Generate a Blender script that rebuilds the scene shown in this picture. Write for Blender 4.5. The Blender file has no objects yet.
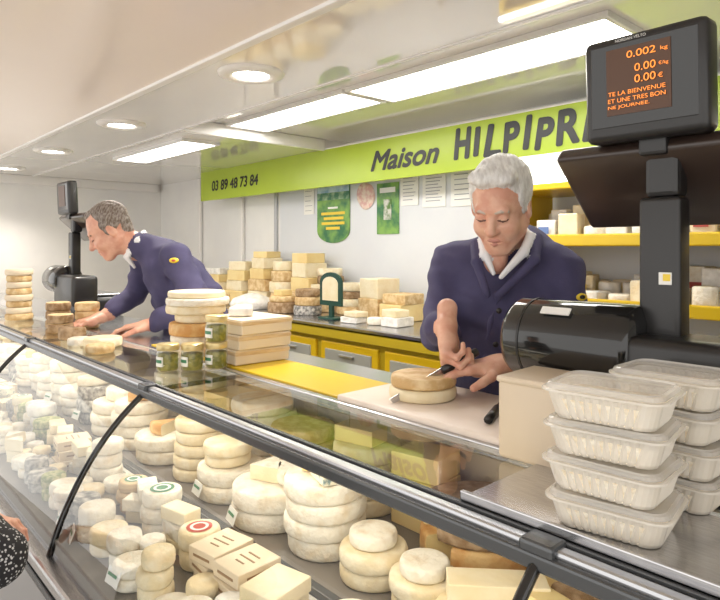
import bpy, bmesh, math, random
import numpy as np
from mathutils import Vector, Matrix
rng = random.Random(11)
sc = bpy.context.scene
sc.view_settings.view_transform = 'Standard'
sc.view_settings.exposure = 0.28
PI = math.pi

# ---------------------------------------------------------------- materials
MATS = {}
def M(name, col, rough=.5, metal=0., col2=None, scale=12., bump=0., bscale=60., spec=.5,
      emis=0., ecol=None, coat=0., sss=0., alpha=1., contrast=(.4,.62), stretch=None, detail=4.):
    if name in MATS: return MATS[name]
    m = bpy.data.materials.new(name); m.use_nodes = True
    nt = m.node_tree; b = nt.nodes['Principled BSDF']
    def c4(c): return (c[0], c[1], c[2], 1)
    b.inputs['Base Color'].default_value = c4(col)
    b.inputs['Roughness'].default_value = rough
    b.inputs['Metallic'].default_value = metal
    b.inputs['Specular IOR Level'].default_value = spec
    b.inputs['Coat Weight'].default_value = coat
    b.inputs['Alpha'].default_value = alpha
    if sss:
        b.inputs['Subsurface Weight'].default_value = sss
        b.inputs['Subsurface Radius'].default_value = (.012, .005, .003)
        b.inputs['Subsurface Scale'].default_value = 1.
    if emis:
        b.inputs['Emission Color'].default_value = c4(ecol or col)
        b.inputs['Emission Strength'].default_value = emis
    tc = nt.nodes.new('ShaderNodeTexCoord'); mp = nt.nodes.new('ShaderNodeMapping')
    nt.links.new(tc.outputs['Object'], mp.inputs['Vector'])
    if stretch: mp.inputs['Scale'].default_value = stretch
    if col2:
        n = nt.nodes.new('ShaderNodeTexNoise'); n.inputs['Scale'].default_value = scale
        n.inputs['Detail'].default_value = detail
        r = nt.nodes.new('ShaderNodeValToRGB')
        r.color_ramp.elements[0].position = contrast[0]; r.color_ramp.elements[0].color = c4(col)
        r.color_ramp.elements[1].position = contrast[1]; r.color_ramp.elements[1].color = c4(col2)
        nt.links.new(mp.outputs['Vector'], n.inputs['Vector'])
        nt.links.new(n.outputs['Fac'], r.inputs['Fac'])
        nt.links.new(r.outputs['Color'], b.inputs['Base Color'])
    if bump:
        n2 = nt.nodes.new('ShaderNodeTexNoise'); n2.inputs['Scale'].default_value = bscale
        n2.inputs['Detail'].default_value = 3
        bp = nt.nodes.new('ShaderNodeBump'); bp.inputs['Strength'].default_value = bump
        bp.inputs['Distance'].default_value = .01
        nt.links.new(mp.outputs['Vector'], n2.inputs['Vector'])
        nt.links.new(n2.outputs['Fac'], bp.inputs['Height'])
        nt.links.new(bp.outputs['Normal'], b.inputs['Normal'])
    MATS[name] = m
    return m

def glass_mat(name, tint=(1,1,1), base=.05, rough=.02):
    m = bpy.data.materials.new(name); m.use_nodes = True
    nt = m.node_tree; nt.nodes.clear()
    out = nt.nodes.new('ShaderNodeOutputMaterial'); mix = nt.nodes.new('ShaderNodeMixShader')
    tr = nt.nodes.new('ShaderNodeBsdfTransparent'); gl = nt.nodes.new('ShaderNodeBsdfGlossy')
    tr.inputs['Color'].default_value = (*tint, 1); gl.inputs['Roughness'].default_value = rough
    lw = nt.nodes.new('ShaderNodeLayerWeight'); lw.inputs['Blend'].default_value = .5
    pw = nt.nodes.new('ShaderNodeMath'); pw.operation = 'POWER'; pw.inputs[1].default_value = 3.2
    ma = nt.nodes.new('ShaderNodeMath'); ma.operation = 'MULTIPLY_ADD'
    ma.inputs[1].default_value = .8; ma.inputs[2].default_value = base
    nt.links.new(lw.outputs['Facing'], pw.inputs[0]); nt.links.new(pw.outputs[0], ma.inputs[0])
    nt.links.new(ma.outputs[0], mix.inputs['Fac']); nt.links.new(tr.outputs[0], mix.inputs[1])
    nt.links.new(gl.outputs[0], mix.inputs[2]); nt.links.new(mix.outputs[0], out.inputs['Surface'])
    MATS[name] = m; return m

white_wall = M('wall_paint', (.85,.84,.82), .45, col2=(.81,.80,.79), scale=3)
grey_wall = M('wall_panel_grey', (.72,.74,.77), .4, col2=(.68,.70,.74), scale=2)
ceil_m = M('ceiling_gloss', (.86,.83,.80), .05, spec=1., coat=.8, col2=(.83,.80,.77), scale=2)
awn_m = M('awning_gloss', (.90,.80,.73), .16, spec=.5, col2=(.88,.78,.71), scale=1.5)
trim_m = M('trim_white', (.84,.82,.80), .3)
floor_m = M('floor_vinyl', (.25,.25,.26), .5, col2=(.3,.3,.3), scale=40)
ground_m = M('paving', (.44,.42,.40), .9, col2=(.52,.50,.47), scale=60, bump=.4)
lamp_m = M('lamp_diffuser', (1,1,1), .4, emis=11, ecol=(1,.97,.92))
spot_m = M('downlight_lens', (1,1,1), .4, emis=14, ecol=(1,.94,.86))
strip_m = M('case_lamp', (1,1,1), .4, emis=8.5, ecol=(1,.86,.68))
green_m = M('sign_green', (.40,.52,.035), .3, col2=(.38,.50,.03), scale=3)
black_ink = M('black_ink', (.006,.006,.007), .35)
steel = M('brushed_steel', (.62,.62,.63), .25, metal=1., col2=(.52,.52,.54), scale=30, stretch=(1,12,12))
deck_m = M('deck_gap_shade', (.22,.20,.18), .5)  # deck coloured dark grey to stand in for shade in gaps between cheeses
alu = M('aluminium', (.5,.51,.53), .3, metal=.9)
dark_alu = M('dark_rail', (.10,.105,.11), .25, metal=.5)
black_pl = M('black_plastic', (.012,.011,.011), .38, coat=.2, bump=.05, bscale=400)
black_gl = M('black_gloss', (.008,.008,.008), .12, coat=.4)
brown_pl = M('dark_brown_plastic', (.035,.022,.017), .3, coat=.3)
yellow_m = M('yellow_laminate', (.74,.50,.015), .3)
olive_m = M('olive_yellow', (.50,.37,.02), .4)
grey_draw = M('drawer_grey', (.34,.35,.33), .35)
cream_pl = M('cream_plastic', (.72,.60,.45), .4, col2=(.7,.58,.43), scale=6)
board_m = M('cutting_board', (.86,.76,.68), .35, col2=(.82,.71,.62), scale=14)
glass_top = glass_mat('glass_top', (.96,.99,.97), .06)
glass_front = glass_mat('glass_front', (.97,.99,.98), .03)
glass_jar = glass_mat('glass_jar', (.95,.97,.93), .06, .05)
ch = {
 'white': M('rind_white', (.87,.82,.71), .75, col2=(.70,.57,.38), scale=30, bump=.5, bscale=70, contrast=(.48,.82)),
 'cream': M('rind_cream', (.80,.67,.43), .65, col2=(.87,.78,.59), scale=26, bump=.4, bscale=60),
 'tan': M('rind_tan', (.60,.39,.17), .65, col2=(.78,.60,.34), scale=32, bump=.5, bscale=60),
 'orange': M('rind_orange', (.62,.31,.09), .55, col2=(.76,.52,.23), scale=22, bump=.4),
 'ash': M('rind_ash', (.19,.185,.18), .85, col2=(.60,.57,.52), scale=50, bump=.6, bscale=90),
 'brown': M('rind_brown', (.28,.17,.08), .8, col2=(.48,.34,.21), scale=34, bump=.7, bscale=50),
 'paste': M('paste_yellow', (.85,.68,.33), .45, col2=(.81,.61,.27), scale=9, bump=.1),
 'pale': M('paste_pale', (.88,.78,.56), .45, col2=(.83,.71,.46), scale=18, bump=.2),
 'blue': M('paste_blue', (.86,.82,.66), .5, col2=(.20,.29,.29), scale=60, contrast=(.54,.64)),
 'green': M('rind_herb', (.20,.25,.08), .85, col2=(.5,.48,.25), scale=80, bump=.7),
 'box': M('poplar_box', (.74,.56,.33), .6, col2=(.64,.45,.25), scale=16, stretch=(1,1,8)),
 'card': M('cardboard_cream', (.80,.68,.51), .6, col2=(.75,.62,.44), scale=5),
 'wrap': M('paper_wrap', (.86,.84,.80), .35, col2=(.68,.66,.62), scale=24, bump=.6, bscale=34),
}
label_w = M('label_white', (.85,.84,.8), .4)
label_g = M('label_green', (.05,.22,.1), .4)
label_r = M('label_red', (.5,.08,.06), .4)
label_b = M('label_blue', (.12,.2,.45), .4)
label_y = M('label_yellow', (.85,.62,.05), .4)
label_br = M('label_brown_print', (.34,.21,.11), .5)

# ---------------------------------------------------------------- mesh builder
class MB:
    def __init__(s): s.v=[]; s.f=[]; s.m=[]; s.sm=[]; s.mats=[]
    def mi(s, mat):
        if mat not in s.mats: s.mats.append(mat)
        return s.mats.index(mat)
    def add(s, vs, fs, mat, smooth=False, xf=None):
        o=len(s.v)
        if xf is not None: vs=[xf@Vector(p) for p in vs]
        s.v += [tuple(p) for p in vs]
        mlist = mat if isinstance(mat, list) else [mat]*len(fs)
        for f,mm in zip(fs,mlist):
            s.f.append(tuple(i+o for i in f)); s.m.append(s.mi(mm)); s.sm.append(smooth)
    def box(s, c, size, mat, bev=0., rot=None, taper=1., seg=2):
        bm=bmesh.new(); bmesh.ops.create_cube(bm, size=1)
        for v in bm.verts:
            k = taper if v.co.z<0 else 1
            v.co=Vector((v.co.x*size[0]*k, v.co.y*size[1]*k, v.co.z*size[2]))
        if bev>0: bmesh.ops.bevel(bm, geom=list(bm.edges), offset=min(bev,min(size)*.45), segments=seg, profile=.5, affect='EDGES')
        xf=Matrix.Translation(Vector(c))
        if rot is not None:
            if isinstance(rot,(int,float)): xf=xf@Matrix.Rotation(rot,4,'Z')
            else: xf=xf@rot.to_4x4()
        bm.verts.ensure_lookup_table()
        s.add([v.co.copy() for v in bm.verts], [[v.index for v in f.verts] for f in bm.faces], mat, bev>0 and seg>2, xf)
        bm.free()
    def prism(s, pts, axis_vec, mat, origin=(0,0,0), mat_cap=None):
        n=len(pts); av=Vector(axis_vec); o=Vector(origin)
        vs=[Vector(p)+o for p in pts]+[Vector(p)+o+av for p in pts]
        fs=[list(range(n))[::-1], list(range(n,2*n))]+[[i,(i+1)%n,(i+1)%n+n,i+n] for i in range(n)]
        mc = mat_cap or mat
        s.add(vs, fs, [mc,mc]+[mat]*n)
    def lathe(s, prof, c, mat, seg=28, a0=0., a1=2*PI, mtop=None, mcut=None, wob=0., xf=None, smooth=True, ktop=None):
        full = abs(a1-a0-2*PI)<1e-6
        n = seg if full else seg+1
        ph=rng.random()*6
        vs=[]
        for (r,z) in prof:
            for i in range(n):
                a=a0+(a1-a0)*i/seg
                w=1+wob*(math.sin(a*2+ph)+.6*math.sin(a*3+ph*2)+.4*math.sin(a*5+ph*3))
                vs.append((c[0]+r*w*math.cos(a), c[1]+r*w*math.sin(a), c[2]+z+ (wob*.25*r*math.sin(a+ph) if z>0 else 0)))
        fs=[];ml=[]
        K=len(prof); kt = ktop if ktop is not None else K-2
        for k in range(K-1):
            for i in range(seg):
                j=(i+1)%n if full else i+1
                fs.append([k*n+i,k*n+j,(k+1)*n+j,(k+1)*n+i]); ml.append((mtop if (mtop and k>=kt) else mat))
        s.add(vs,fs,ml,smooth,xf)
        if not full:
            for a,rev in ((a0,False),(a1,True)):
                pv=[(c[0],c[1],c[2]+prof[0][1])]
                idx=0 if a==a0 else seg
                pv+=[vs[k*n+idx] for k in range(K)]
                pv+=[(c[0],c[1],c[2]+prof[-1][1])]
                f=list(range(len(pv)))
                s.add(pv,[f if rev is False else f[::-1]],mcut or mat,False,xf)
    def wheel(s,x,y,z,r,h,mat,mtop=None,mcut=None,a0=0.,a1=2*PI,wob=.006,seg=30,bev=None):
        b=bev if bev is not None else min(h*.24,.008)
        prof=[(1e-4,0),(r-b,0),(r-b*.3,b*.25),(r,b),(r*1.01,h*.5),(r,h-b),(r-b*.3,h-b*.25),(r-b,h),(r-b*1.8,h*1.0),(1e-4,h)]
        s.lathe(prof,(x,y,z),mat,seg,a0,a1,mtop,mcut,wob,ktop=6)
    def tube(s, pts, r, mat, seg=10, closed_caps=True):
        pts=[Vector(p) for p in pts]; rs = r if isinstance(r,(list,tuple)) else [r]*len(pts)
        vs=[];fs=[]
        up=Vector((0,0,1))
        for i,p in enumerate(pts):
            t=(pts[min(i+1,len(pts)-1)]-pts[max(i-1,0)]).normalized()
            a=t.cross(up)
            if a.length<1e-3: a=t.cross(Vector((0,1,0)))
            a.normalize(); b=t.cross(a)
            for k in range(seg):
                an=2*PI*k/seg; vs.append(p+a*math.cos(an)*rs[i]+b*math.sin(an)*rs[i])
        for i in range(len(pts)-1):
            for k in range(seg):
                j=(k+1)%seg; fs.append([i*seg+k,(i+1)*seg+k,(i+1)*seg+j,i*seg+j])
        if closed_caps:
            fs.append(list(range(seg))); fs.append([(len(pts)-1)*seg+k for k in range(seg)][::-1])
        s.add(vs,fs,mat,True)
    def build(s, name, parent=None):
        me=bpy.data.meshes.new(name); me.from_pydata(s.v,[],s.f)
        for m in s.mats: me.materials.append(m)
        me.polygons.foreach_set('material_index', s.m); me.polygons.foreach_set('use_smooth', s.sm)
        me.update()
        bm=bmesh.new(); bm.from_mesh(me); bmesh.ops.recalc_face_normals(bm,faces=bm.faces); bm.to_mesh(me); bm.free()
        o=bpy.data.objects.new(name,me); sc.collection.objects.link(o)
        if parent: o.parent=parent
        return o
def empty(name, loc=(0,0,0), rz=0.):
    e=bpy.data.objects.new(name,None); sc.collection.objects.link(e); e.location=loc; e.rotation_euler=(0,0,rz); e.empty_display_size=.1
    return e
def text(s, loc, height, mat, parent, name='lettering', width=None, shear=0., bold=0., rot=(PI/2,0,0), align='LEFT', tilt=0.):
    # bold: stroke thickening in metres, made by repeating the glyph outline around a small circle
    cu=bpy.data.curves.new(name,'FONT'); cu.body=s; cu.size=1; cu.shear=shear; cu.extrude=0
    o=bpy.data.objects.new(name+'_tmp',cu); sc.collection.objects.link(o)
    bpy.context.view_layer.update()
    me=bpy.data.meshes.new_from_object(o.evaluated_get(bpy.context.evaluated_depsgraph_get()))
    bpy.data.objects.remove(o)
    co=np.array([v.co[:] for v in me.vertices])
    mn=co.min(0); mx=co.max(0)
    sy=(height-2*bold)/(mx[1]-mn[1]); sx=sy if width is None else (width-2*bold)/(mx[0]-mn[0])
    W=(mx[0]-mn[0])*sx
    off={'LEFT':0,'CENTER':-W/2,'RIGHT':-W}[align]
    base=[((c[0]-mn[0])*sx+off,(c[1]-mn[1])*sy) for c in co]; fs0=[tuple(p.vertices) for p in me.polygons]
    dirs=[(0,0)] if bold==0 else [(0,0)]+[(math.cos(a)*bold,math.sin(a)*bold) for a in np.arange(0,2*PI,PI/6)]
    vs=[];fs=[]
    for k,(dx,dy) in enumerate(dirs):
        o0=len(vs); vs+=[(x+dx+bold,y+dy+bold,k*2e-5) for x,y in base]; fs+=[tuple(i+o0 for i in f) for f in fs0]
    me=bpy.data.meshes.new(name); me.from_pydata(vs,[],fs); me.materials.append(mat)
    ob=bpy.data.objects.new(name,me); sc.collection.objects.link(ob)
    ob.location=loc; ob.rotation_euler=(Matrix.Rotation(rot[2],3,'Z')@Matrix.Rotation(rot[0],3,'X')@Matrix.Rotation(tilt,3,'Z')).to_euler()
    if parent: ob.parent=parent
    return ob

def simple(name, items, parent=None):
    mb=MB()
    for it in items: mb.box(*it[:3], **(it[3] if len(it)>3 else {}))
    return mb.build(name,parent)

# ---------------------------------------------------------------- room shell
XL=-6.2; XR=1.2; YB=2.8; ZC=2.26; ZR=2.33
simple('ground',[((-2,-1.5,-.05),(14,7,.1),ground_m)])
simple('floor',[(((XL+XR)/2,2.05,.1),(XR-XL,1.5,.2),floor_m)])
simple('wall_back',[(((XL+XR)/2,YB+.04,1.3),(XR-XL+.2,.08,2.6),white_wall),
                    (((-2.2),YB-.003,1.62),(3.6,.008,.9),grey_wall)])
simple('wall_left',[((XL-.04,1.6,1.3),(.08,2.5,2.6),white_wall)])
simple('wall_right',[((XR+.04,1.9,1.3),(.08,1.9,2.6),white_wall)])
mb=MB()
mb.box(((XL-3.2)/2,1.925,ZC+.1),(abs(XL+3.2),1.75,.2),ceil_m)
mb.box(((XR-3.2)/2,1.305,ZC+.1),(XR+3.2,.51,.2),ceil_m)
mb.box(((XR-3.2)/2,2.18,ZR+.07),(XR+3.2,1.24,.14),ceil_m)
mb.build('ceiling')
mb=MB()
mb.prism([(XL,1.05,ZC-.005),(XL,-1.6,2.72),(XL,-1.6,2.76),(XL,1.05,ZC+.04)],(XR-XL,0,0),awn_m)
mb.build('awning')
mb=MB()
mb.box(((XL+XR)/2,1.05,ZC-.004),(XR-XL,.035,.018),trim_m,.004)
mb.box(((XL+XR)/2,1.555,ZC-.002),(XR-XL,.012,.008),trim_m)
mb.box((-3.2,2.07,ZC+.03),(.02,1.04,.075),trim_m,.004)
mb.box((XL+.03,1.9,ZC-.04),(.06,1.7,.08),trim_m,.005)
mb.build('trim_1')
mb=MB()
for x in (-5.3,-4.55): mb.box((x,YB-.02,1.2),(.05,.03,2.1),trim_m,.005)
mb.box((-4.05,YB-.012,1.35),(.03,.02,1.8),alu,.004)
mb.build('trim_2')

for i,(x0,x1,y0,y1,z) in enumerate([(-3.15,-2.13,1.83,2.10,ZR),(-2.09,-.88,1.83,2.13,ZR),(-4.5,-3.42,1.68,1.92,ZC)]):
    mb=MB(); w=.02
    mb.box(((x0+x1)/2,(y0+y1)/2,z-.008),(x1-x0,y1-y0,.012),lamp_m)
    for yy in (y0,y1): mb.box(((x0+x1)/2,yy,z-.01),(x1-x0+w,w,.022),trim_m,.003)
    for xx in (x0,x1): mb.box((xx,(y0+y1)/2,z-.01),(w,y1-y0,.022),trim_m,.003)
    mb.build('ceiling_light_panel' if i==0 else 'ceiling_light_panel.%03d'%i)
for i,x in enumerate((-1.98,-3.25,-4.45,-5.65)):
    mb=MB(); c=(x,1.25,ZC)
    mb.lathe([(.066,-.004),(.072,-.014),(.10,-.016),(.122,-.008),(.125,0)],c,trim_m,40)
    mb.lathe([(1e-4,-.006),(.068,-.006)],c,spot_m,30)
    for a in range(3): mb.box((x,1.25-.03+.03*a,ZC-.010),(.12,.003,.004),trim_m)
    mb.build('recessed_downlight' if i==0 else 'recessed_downlight.%03d'%i)

# ---------------------------------------------------------------- green sign
sign=empty('shop_sign',(0,0,0))
YS=2.6
simple('sign_board',[(((-4.92+XR)/2,YS,2.135),(XR+4.92,.02,.25),green_m,{'bev':.002}),
                     (((-4.92+XR)/2,YS+.012,2.262),(XR+4.92,.04,.012),trim_m)],sign)
yt=YS-.0125
text('03 89 48 73 84',(-4.72,yt,2.085),.088,black_ink,sign,width=.72,shear=.12,bold=.003)
text('Maison',(-2.74,yt,2.068),.125,black_ink,sign,width=.55,shear=.35,bold=.005)
x=-2.09
for i,(chh,wd) in enumerate(zip('HILPIPRE',(.120,.055,.110,.105,.055,.105,.12,.11))):
    text(chh,(x,yt,2.070+.006*math.sin(i*2.1)),.162+.008*math.cos(i*3),black_ink,sign,width=wd,shear=.16,bold=.008,tilt=.05*math.sin(i*2.4))
    x+=wd+.009

# ---------------------------------------------------------------- display case
ZT=1.22; YR=.70; YG=.98; X0=-5.9; X1=.6
case=empty('refrigerated_display_case')
def bez(t):
    a,b,c=(.70,1.212),(.52,1.08),(.45,.84)
    return ((1-t)**2*a[0]+2*t*(1-t)*b[0]+t*t*c[0],(1-t)**2*a[1]+2*t*(1-t)*b[1]+t*t*c[1])
arms=[-5.1,-3.95,-2.8,-1.63,-.42,.58]
mb=MB()
mb.box(((X0+X1)/2,.83,.42),(X1-X0,.72,.78),white_wall,.01)
mb.box(((X0+X1)/2,.46,.55),(X1-X0,.02,.4),alu,.004)
mb.box(((X0+X1)/2,.44,.825),(X1-X0,.045,.035),steel,.008)
mb.box(((X0+X1)/2,.435,.785),(X1-X0,.03,.02),dark_alu,.004)
mb.box(((X0+X1)/2,.83,.845),(X1-X0,.74,.07),deck_m,.003)
mb.box(((X0+X1)/2,.99,.905),(X1-X0,.46,.05),deck_m,.003)
mb.box(((X0+X1)/2,.750,.905),(X1-X0,.02,.055),dark_alu,.002)
mb.box(((X0+X1)/2,.733,.900),(X1-X0,.012,.035),label_w,.001)
mb.box(((X0+X1)/2,1.225,1.03),(X1-X0,.02,.32),cream_pl)
mb.build('case_body',case)
mb=MB()
mb.box(((X0+X1)/2,YR,1.214),(X1-X0,.022,.02),alu,.005)
mb.box(((X0+X1)/2,YR-.016,1.205),(X1-X0,.014,.022),dark_alu,.004)
mb.box(((X0+X1)/2,YR+.018,1.2235),(X1-X0,.010,.006),dark_alu,.001)
mb.box(((X0+X1)/2,YG,1.214),(X1-X0,.02,.018),steel,.003)
for a in arms:
    pts=[(a,bez(t/14)[0],bez(t/14)[1]) for t in range(15)]
    mb.tube(pts,.0085,black_gl,8)
    mb.box((a,.84,1.208),(.012,.28,.012),black_gl,.002)
    mb.box((a,YR,1.216),(.05,.04,.026),dark_alu,.005)
mb.build('frame_rails',case)
mb=MB()
mb.box(((X0+X1)/2,.735,1.197),(X1-X0,.03,.008),strip_m)
mb.box(((X0+X1)/2,.735,1.2035),(X1-X0,.036,.005),dark_alu)
mb.build('case_lamp_strip',case)
for i in range(len(arms)-1):
    a,b=arms[i]+.012,arms[i+1]-.012
    mb=MB(); n=16
    vs=[];fs=[]
    for k in range(n+1):
        y,z=bez(k/n); vs+=[(a,y,z),(b,y,z)]
    for k in range(n): fs.append([2*k,2*k+1,2*k+3,2*k+2])
    mb.add(vs,fs,glass_front,True); mb.build('front_glass_%d'%(i+1),case)
mb=MB(); mb.add([(X0,YR+.01,ZT),(X1,YR+.01,ZT),(X1,YG,ZT),(X0,YG,ZT)],[[0,1,2,3]],glass_top); mb.build('top_glass',case)
mb=MB()
mb.box(((X0+X1)/2,1.16,1.205),(X1-X0,.345,.03),steel,.004)
mb.box(((-2.3-1.17)/2,1.10,1.2225),(1.13,.20,.006),yellow_m,.002)
mb.box(((X0+X1)/2,1.325,.72),(X1-X0,.02,.96),olive_m)
mb.build('staff_worktop',case)
mb=MB(); mb.box((-.86,1.125,1.229),(.60,.29,.016),board_m,.005,seg=3); mb.build('cutting_board')

# ---------------------------------------------------------------- cheese masses in the case
mb=MB()
def stack(x,y,z,r,h,n,mats,jit=.006,lab=None):
    for i in range(n):
        m=mats[i%len(mats)] if isinstance(mats,(list,tuple)) else mats
        rr_=r*rng.uniform(.93,1.03); xx=x+rng.uniform(-jit,jit); yy=y+rng.uniform(-jit,jit)
        mb.wheel(xx,yy,z+i*h*1.01,rr_,h*.99,ch[m],wob=.008)
        if lab and i==n-1:
            mb.lathe([(1e-4,.0008),(rr_*.62,.0008)],(xx,yy,z+n*h*1.01-h*.01),lab,18)
            mb.lathe([(rr_*.30,.0014),(rr_*.45,.0014)],(xx,yy,z+n*h*1.01-h*.01),label_w,18)
    return z+n*h*1.01
def wedge(x,y,z,r,h,a,w,rind,paste):
    cx,cy=x-.5*r*math.cos(a+w/2),y-.5*r*math.sin(a+w/2)
    mb.wheel(cx,cy,z,r,h,ch[rind],ch[paste] if rng.random()<.4 else None,ch[paste],a,a+w,0,14)
def brick(x,y,z,sx,sy,sz,m,rot=0.,lab=None):
    mb.box((x,y,z+sz/2),(sx,sy,sz),ch[m],.002,rot)
    if lab:
        R=Matrix.Rotation(rot,3,'Z')
        for k,wk in ((-1,.3),(0,.55),(1,.42)):
            o=R@Vector((0,sy*.17*k,0)); mb.box((x+o.x,y+o.y,z+sz+.0006),(sx*wk,sy*.035,.001),lab,0,rot)
        o=R@Vector((0,-sy/2-.0006,0)); mb.box((x+o.x,y+o.y,z+sz*.5),(sx*.6,.001,sz*.18),lab,0,rot)
        o=R@Vector((sx/2+.0006,0,0)); mb.box((x+o.x,y+o.y,z+sz*.5),(.001,sy*.6,sz*.18),lab,0,rot)
def slabp(x,y,z,sx,sy,sz,m,rot,tilt=0.):
    mb.box((x,y,z+sz/2),(sx,sy,sz),ch[m],.003,Matrix.Rotation(rot,3,'Z')@Matrix.Rotation(tilt,3,'Y'))
def tag(x,y,z,s=.05,rot=0.):
    R=Matrix.Rotation(rot,3,'Z')@Matrix.Rotation(-.35,3,'X')
    mb.box((x,y,z+s*.35),(s,.002,s*.65),label_w,0,R)
    mb.box((x,y-.0016,z+s*.44),(s*.7,.001,s*.12),label_g,0,R); mb.box((x,y-.0020,z+s*.26),(s*.5,.001,s*.10),black_ink,0,R)
def topping(x,y,z,r):
    t=rng.random()
    if t<.3: wedge(x,y,z,r*.95,.035,rng.uniform(0,6),rng.uniform(.8,1.4),rng.choice(('white','white','orange')),'pale')
    elif t<.5:
        for k in range(2): slabp(x+rng.uniform(-.02,.02),y+(k-.5)*.05,z,.11,.04,.032,rng.choice(('pale','blue','paste')),rng.uniform(-.5,.5))
    elif t<.65: wedge(x,y,z,r*.98,.04,rng.uniform(0,6),3.14,'white','pale')
    elif t<.9:
        k=rng.choice((1,2,2))
        for i in range(k): stack(x+(i-(k-1)/2)*.088,y+rng.uniform(-.02,.02),z,.042,.028,rng.choice((1,1,2)),rng.choice(('white','cream','white','ash')))
ZD=.881; ZD2=.931
x=-5.7
while x<-.2:
    n=rng.choice((1,2,2,3,3)); r=rng.uniform(.033,.046); h=rng.uniform(.024,.042)
    m=rng.choice(('white','white','white','white','cream','white','white') if x>-1.6 else ('ash','white','green','cream','white','white','wrap','white'))
    k=rng.random()
    if k<.80: stack(x,.532+rng.uniform(-.008,.006),ZD,r,h,n,m)
    else:
        for i in range(2): wedge(x,.535,ZD+i*.04,.075,.038,rng.uniform(0,6),.8,'white','pale')
        r=.038
    if rng.random()<.25: tag(x,.482,ZD+.01,.05,rng.uniform(-.3,.3))
    x+=r*2+.004
# filler row between
x=-5.68
while x<.3:
    r=rng.uniform(.028,.034)
    if rng.random()<.75: stack(x,.592,ZD,r,rng.uniform(.022,.032),rng.choice((1,2,2)),rng.choice(('white','white','cream','wrap')))
    x+=2*r+.02
x=-5.7
while x<.4:
    t=rng.random()
    if -1.22<x<-.86 or t<.12:
        k=rng.choice((2,3,3)); m=rng.choice(('card','card','pale','card'))
        for i in range(k): brick(x+rng.uniform(-.007,.007),.668+rng.uniform(-.010,.010),ZD+i*.030,.088,.105,.029,m,rng.uniform(-.22,.22),label_br if m=='card' else None)
        x+=.106
    elif t<.80:
        r=rng.uniform(.038,.050); stack(x,.672+rng.uniform(-.006,.006),ZD,r,rng.uniform(.026,.042),rng.choice((2,3,3,4)),rng.choice(('white','white','cream','white','wrap','white','box') if x>-1.9 else ('white','wrap','ash','cream','white','green','white')),.006,rng.choice((None,None,None,None,label_r,label_g,label_b)))
        x+=2*r+.003
    else:
        for i in range(3): slabp(x,.668+rng.uniform(-.01,.01),ZD+i*.033,.09,.05,.031,rng.choice(('pale','blue','white','pale')),rng.uniform(-.7,.7))
        x+=.1
def big(x,y,r,h,n,m,top=True):
    zt=stack(x,y,ZD2,r,h,n,m,.007)
    if top and zt<1.135: topping(x,y,zt,r)
    if rng.random()<.4: tag(x,y-r-.012,ZD2+.02,.05,rng.uniform(-.3,.3))
x=-5.6
while x<-1.80:
    r=rng.uniform(.075,.098); n=rng.choice((2,3,3,4))
    x+=r
    if x+r>-1.74: break
    big(x,.862,r,rng.uniform(.030,.048),n,rng.choice(('white','cream','white','white','ash','white','white'))); x+=r+.005
big(-1.655,.870,.078,.034,5,'cream',False)
wedge(-1.655,.870,ZD2+5*.0345,.075,.03,2.,1.2,'white','pale')
big(-1.475,.872,.094,.040,2,'white',False); stack(-1.49,.862,ZD2+.081,.066,.03,2,'cream')
big(-1.270,.862,.102,.046,2,'white',False)
wedge(-1.29,.862,ZD2+.0935,.085,.036,.4,1.3,'white','pale'); wedge(-1.235,.90,ZD2+.0935,.085,.036,3.6,1.2,'white','pale')
big(-1.07,.875,.091,.040,4,'white',False)
brick(-1.08,.88,ZD2+.163,.10,.05,.03,'paste',.4); brick(-1.04,.84,ZD2+.163,.08,.03,.028,'blue',-.3)
stack(-.905,.862,ZD2,.072,.034,2,'cream'); stack(-.905,.862,ZD2+.069,.050,.026,1,'white',0)
stack(-.765,.862,ZD2,.066,.030,2,'cream'); stack(-.765,.862,ZD2+.0607,.050,.026,1,'white',0)
for i,(xx,yy,rz,m) in enumerate(((-.635,.86,.3,'pale'),(-.60,.93,.1,'paste'),(-.62,.80,.55,'white'),(-.50,.87,.2,'pale'),(-.46,.95,.4,'paste'))):
    brick(xx,yy,ZD2,.15,.055,.055,m,rz)
brick(-.62,.885,ZD2+.0555,.17,.06,.045,'pale',.75); brick(-.50,.90,ZD2+.0555,.13,.05,.04,'paste',-.2)
x=-.36
while x<.4: big(x,.875,.08,.04,3,'white'); x+=.17
def cutwheel(x,y,z,r,h,rind,a0=3.6,a1=8.2,tp='paste'):
    mb.wheel(x,y,z,r,h,ch[rind],ch[rind],ch[tp],a0,a1)
x=-5.6
while x<-1.45:
    t=rng.random(); r=rng.uniform(.085,.1); x+=r
    if t<.6: stack(x,1.075,ZD2,r,.040,rng.choice((4,5)),rng.choice(('tan','cream','white','white','cream')),.01)
    elif t<.8:
        for i in range(3): brick(x,1.075,ZD2+i*.062,.15,.13,.06,rng.choice(('paste','pale','paste','pale')),rng.uniform(-.1,.1))
    else:
        cutwheel(x,1.075,ZD2,r,.09,'brown'); cutwheel(x,1.075,ZD2+.092,r*.9,.08,'orange',4.,8.4)
    x+=r+.006
stack(-1.17,1.085,ZD2,.088,.042,4,'cream'); brick(-1.17,1.07,ZD2+.17,.12,.07,.04,'paste',.2)
for i in range(3): brick(-.99,1.12,ZD2+i*.06,.13,.11,.058,'paste',.1*i)
cutwheel(-.80,1.075,ZD2,.125,.07,'orange',4.9,10.6); cutwheel(-.80,1.075,ZD2+.071,.12,.055,'brown',4.6,10.2)
cutwheel(-.53,1.085,ZD2,.12,.08,'brown',4.4,9.6); wedge(-.53,1.08,ZD2+.081,.11,.05,2.,1.5,'brown','paste')
x=-.3
while x<.4: stack(x,1.09,ZD2,.09,.042,4,'tan'); x+=.19
mb.build('cheese_assortment')

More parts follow.
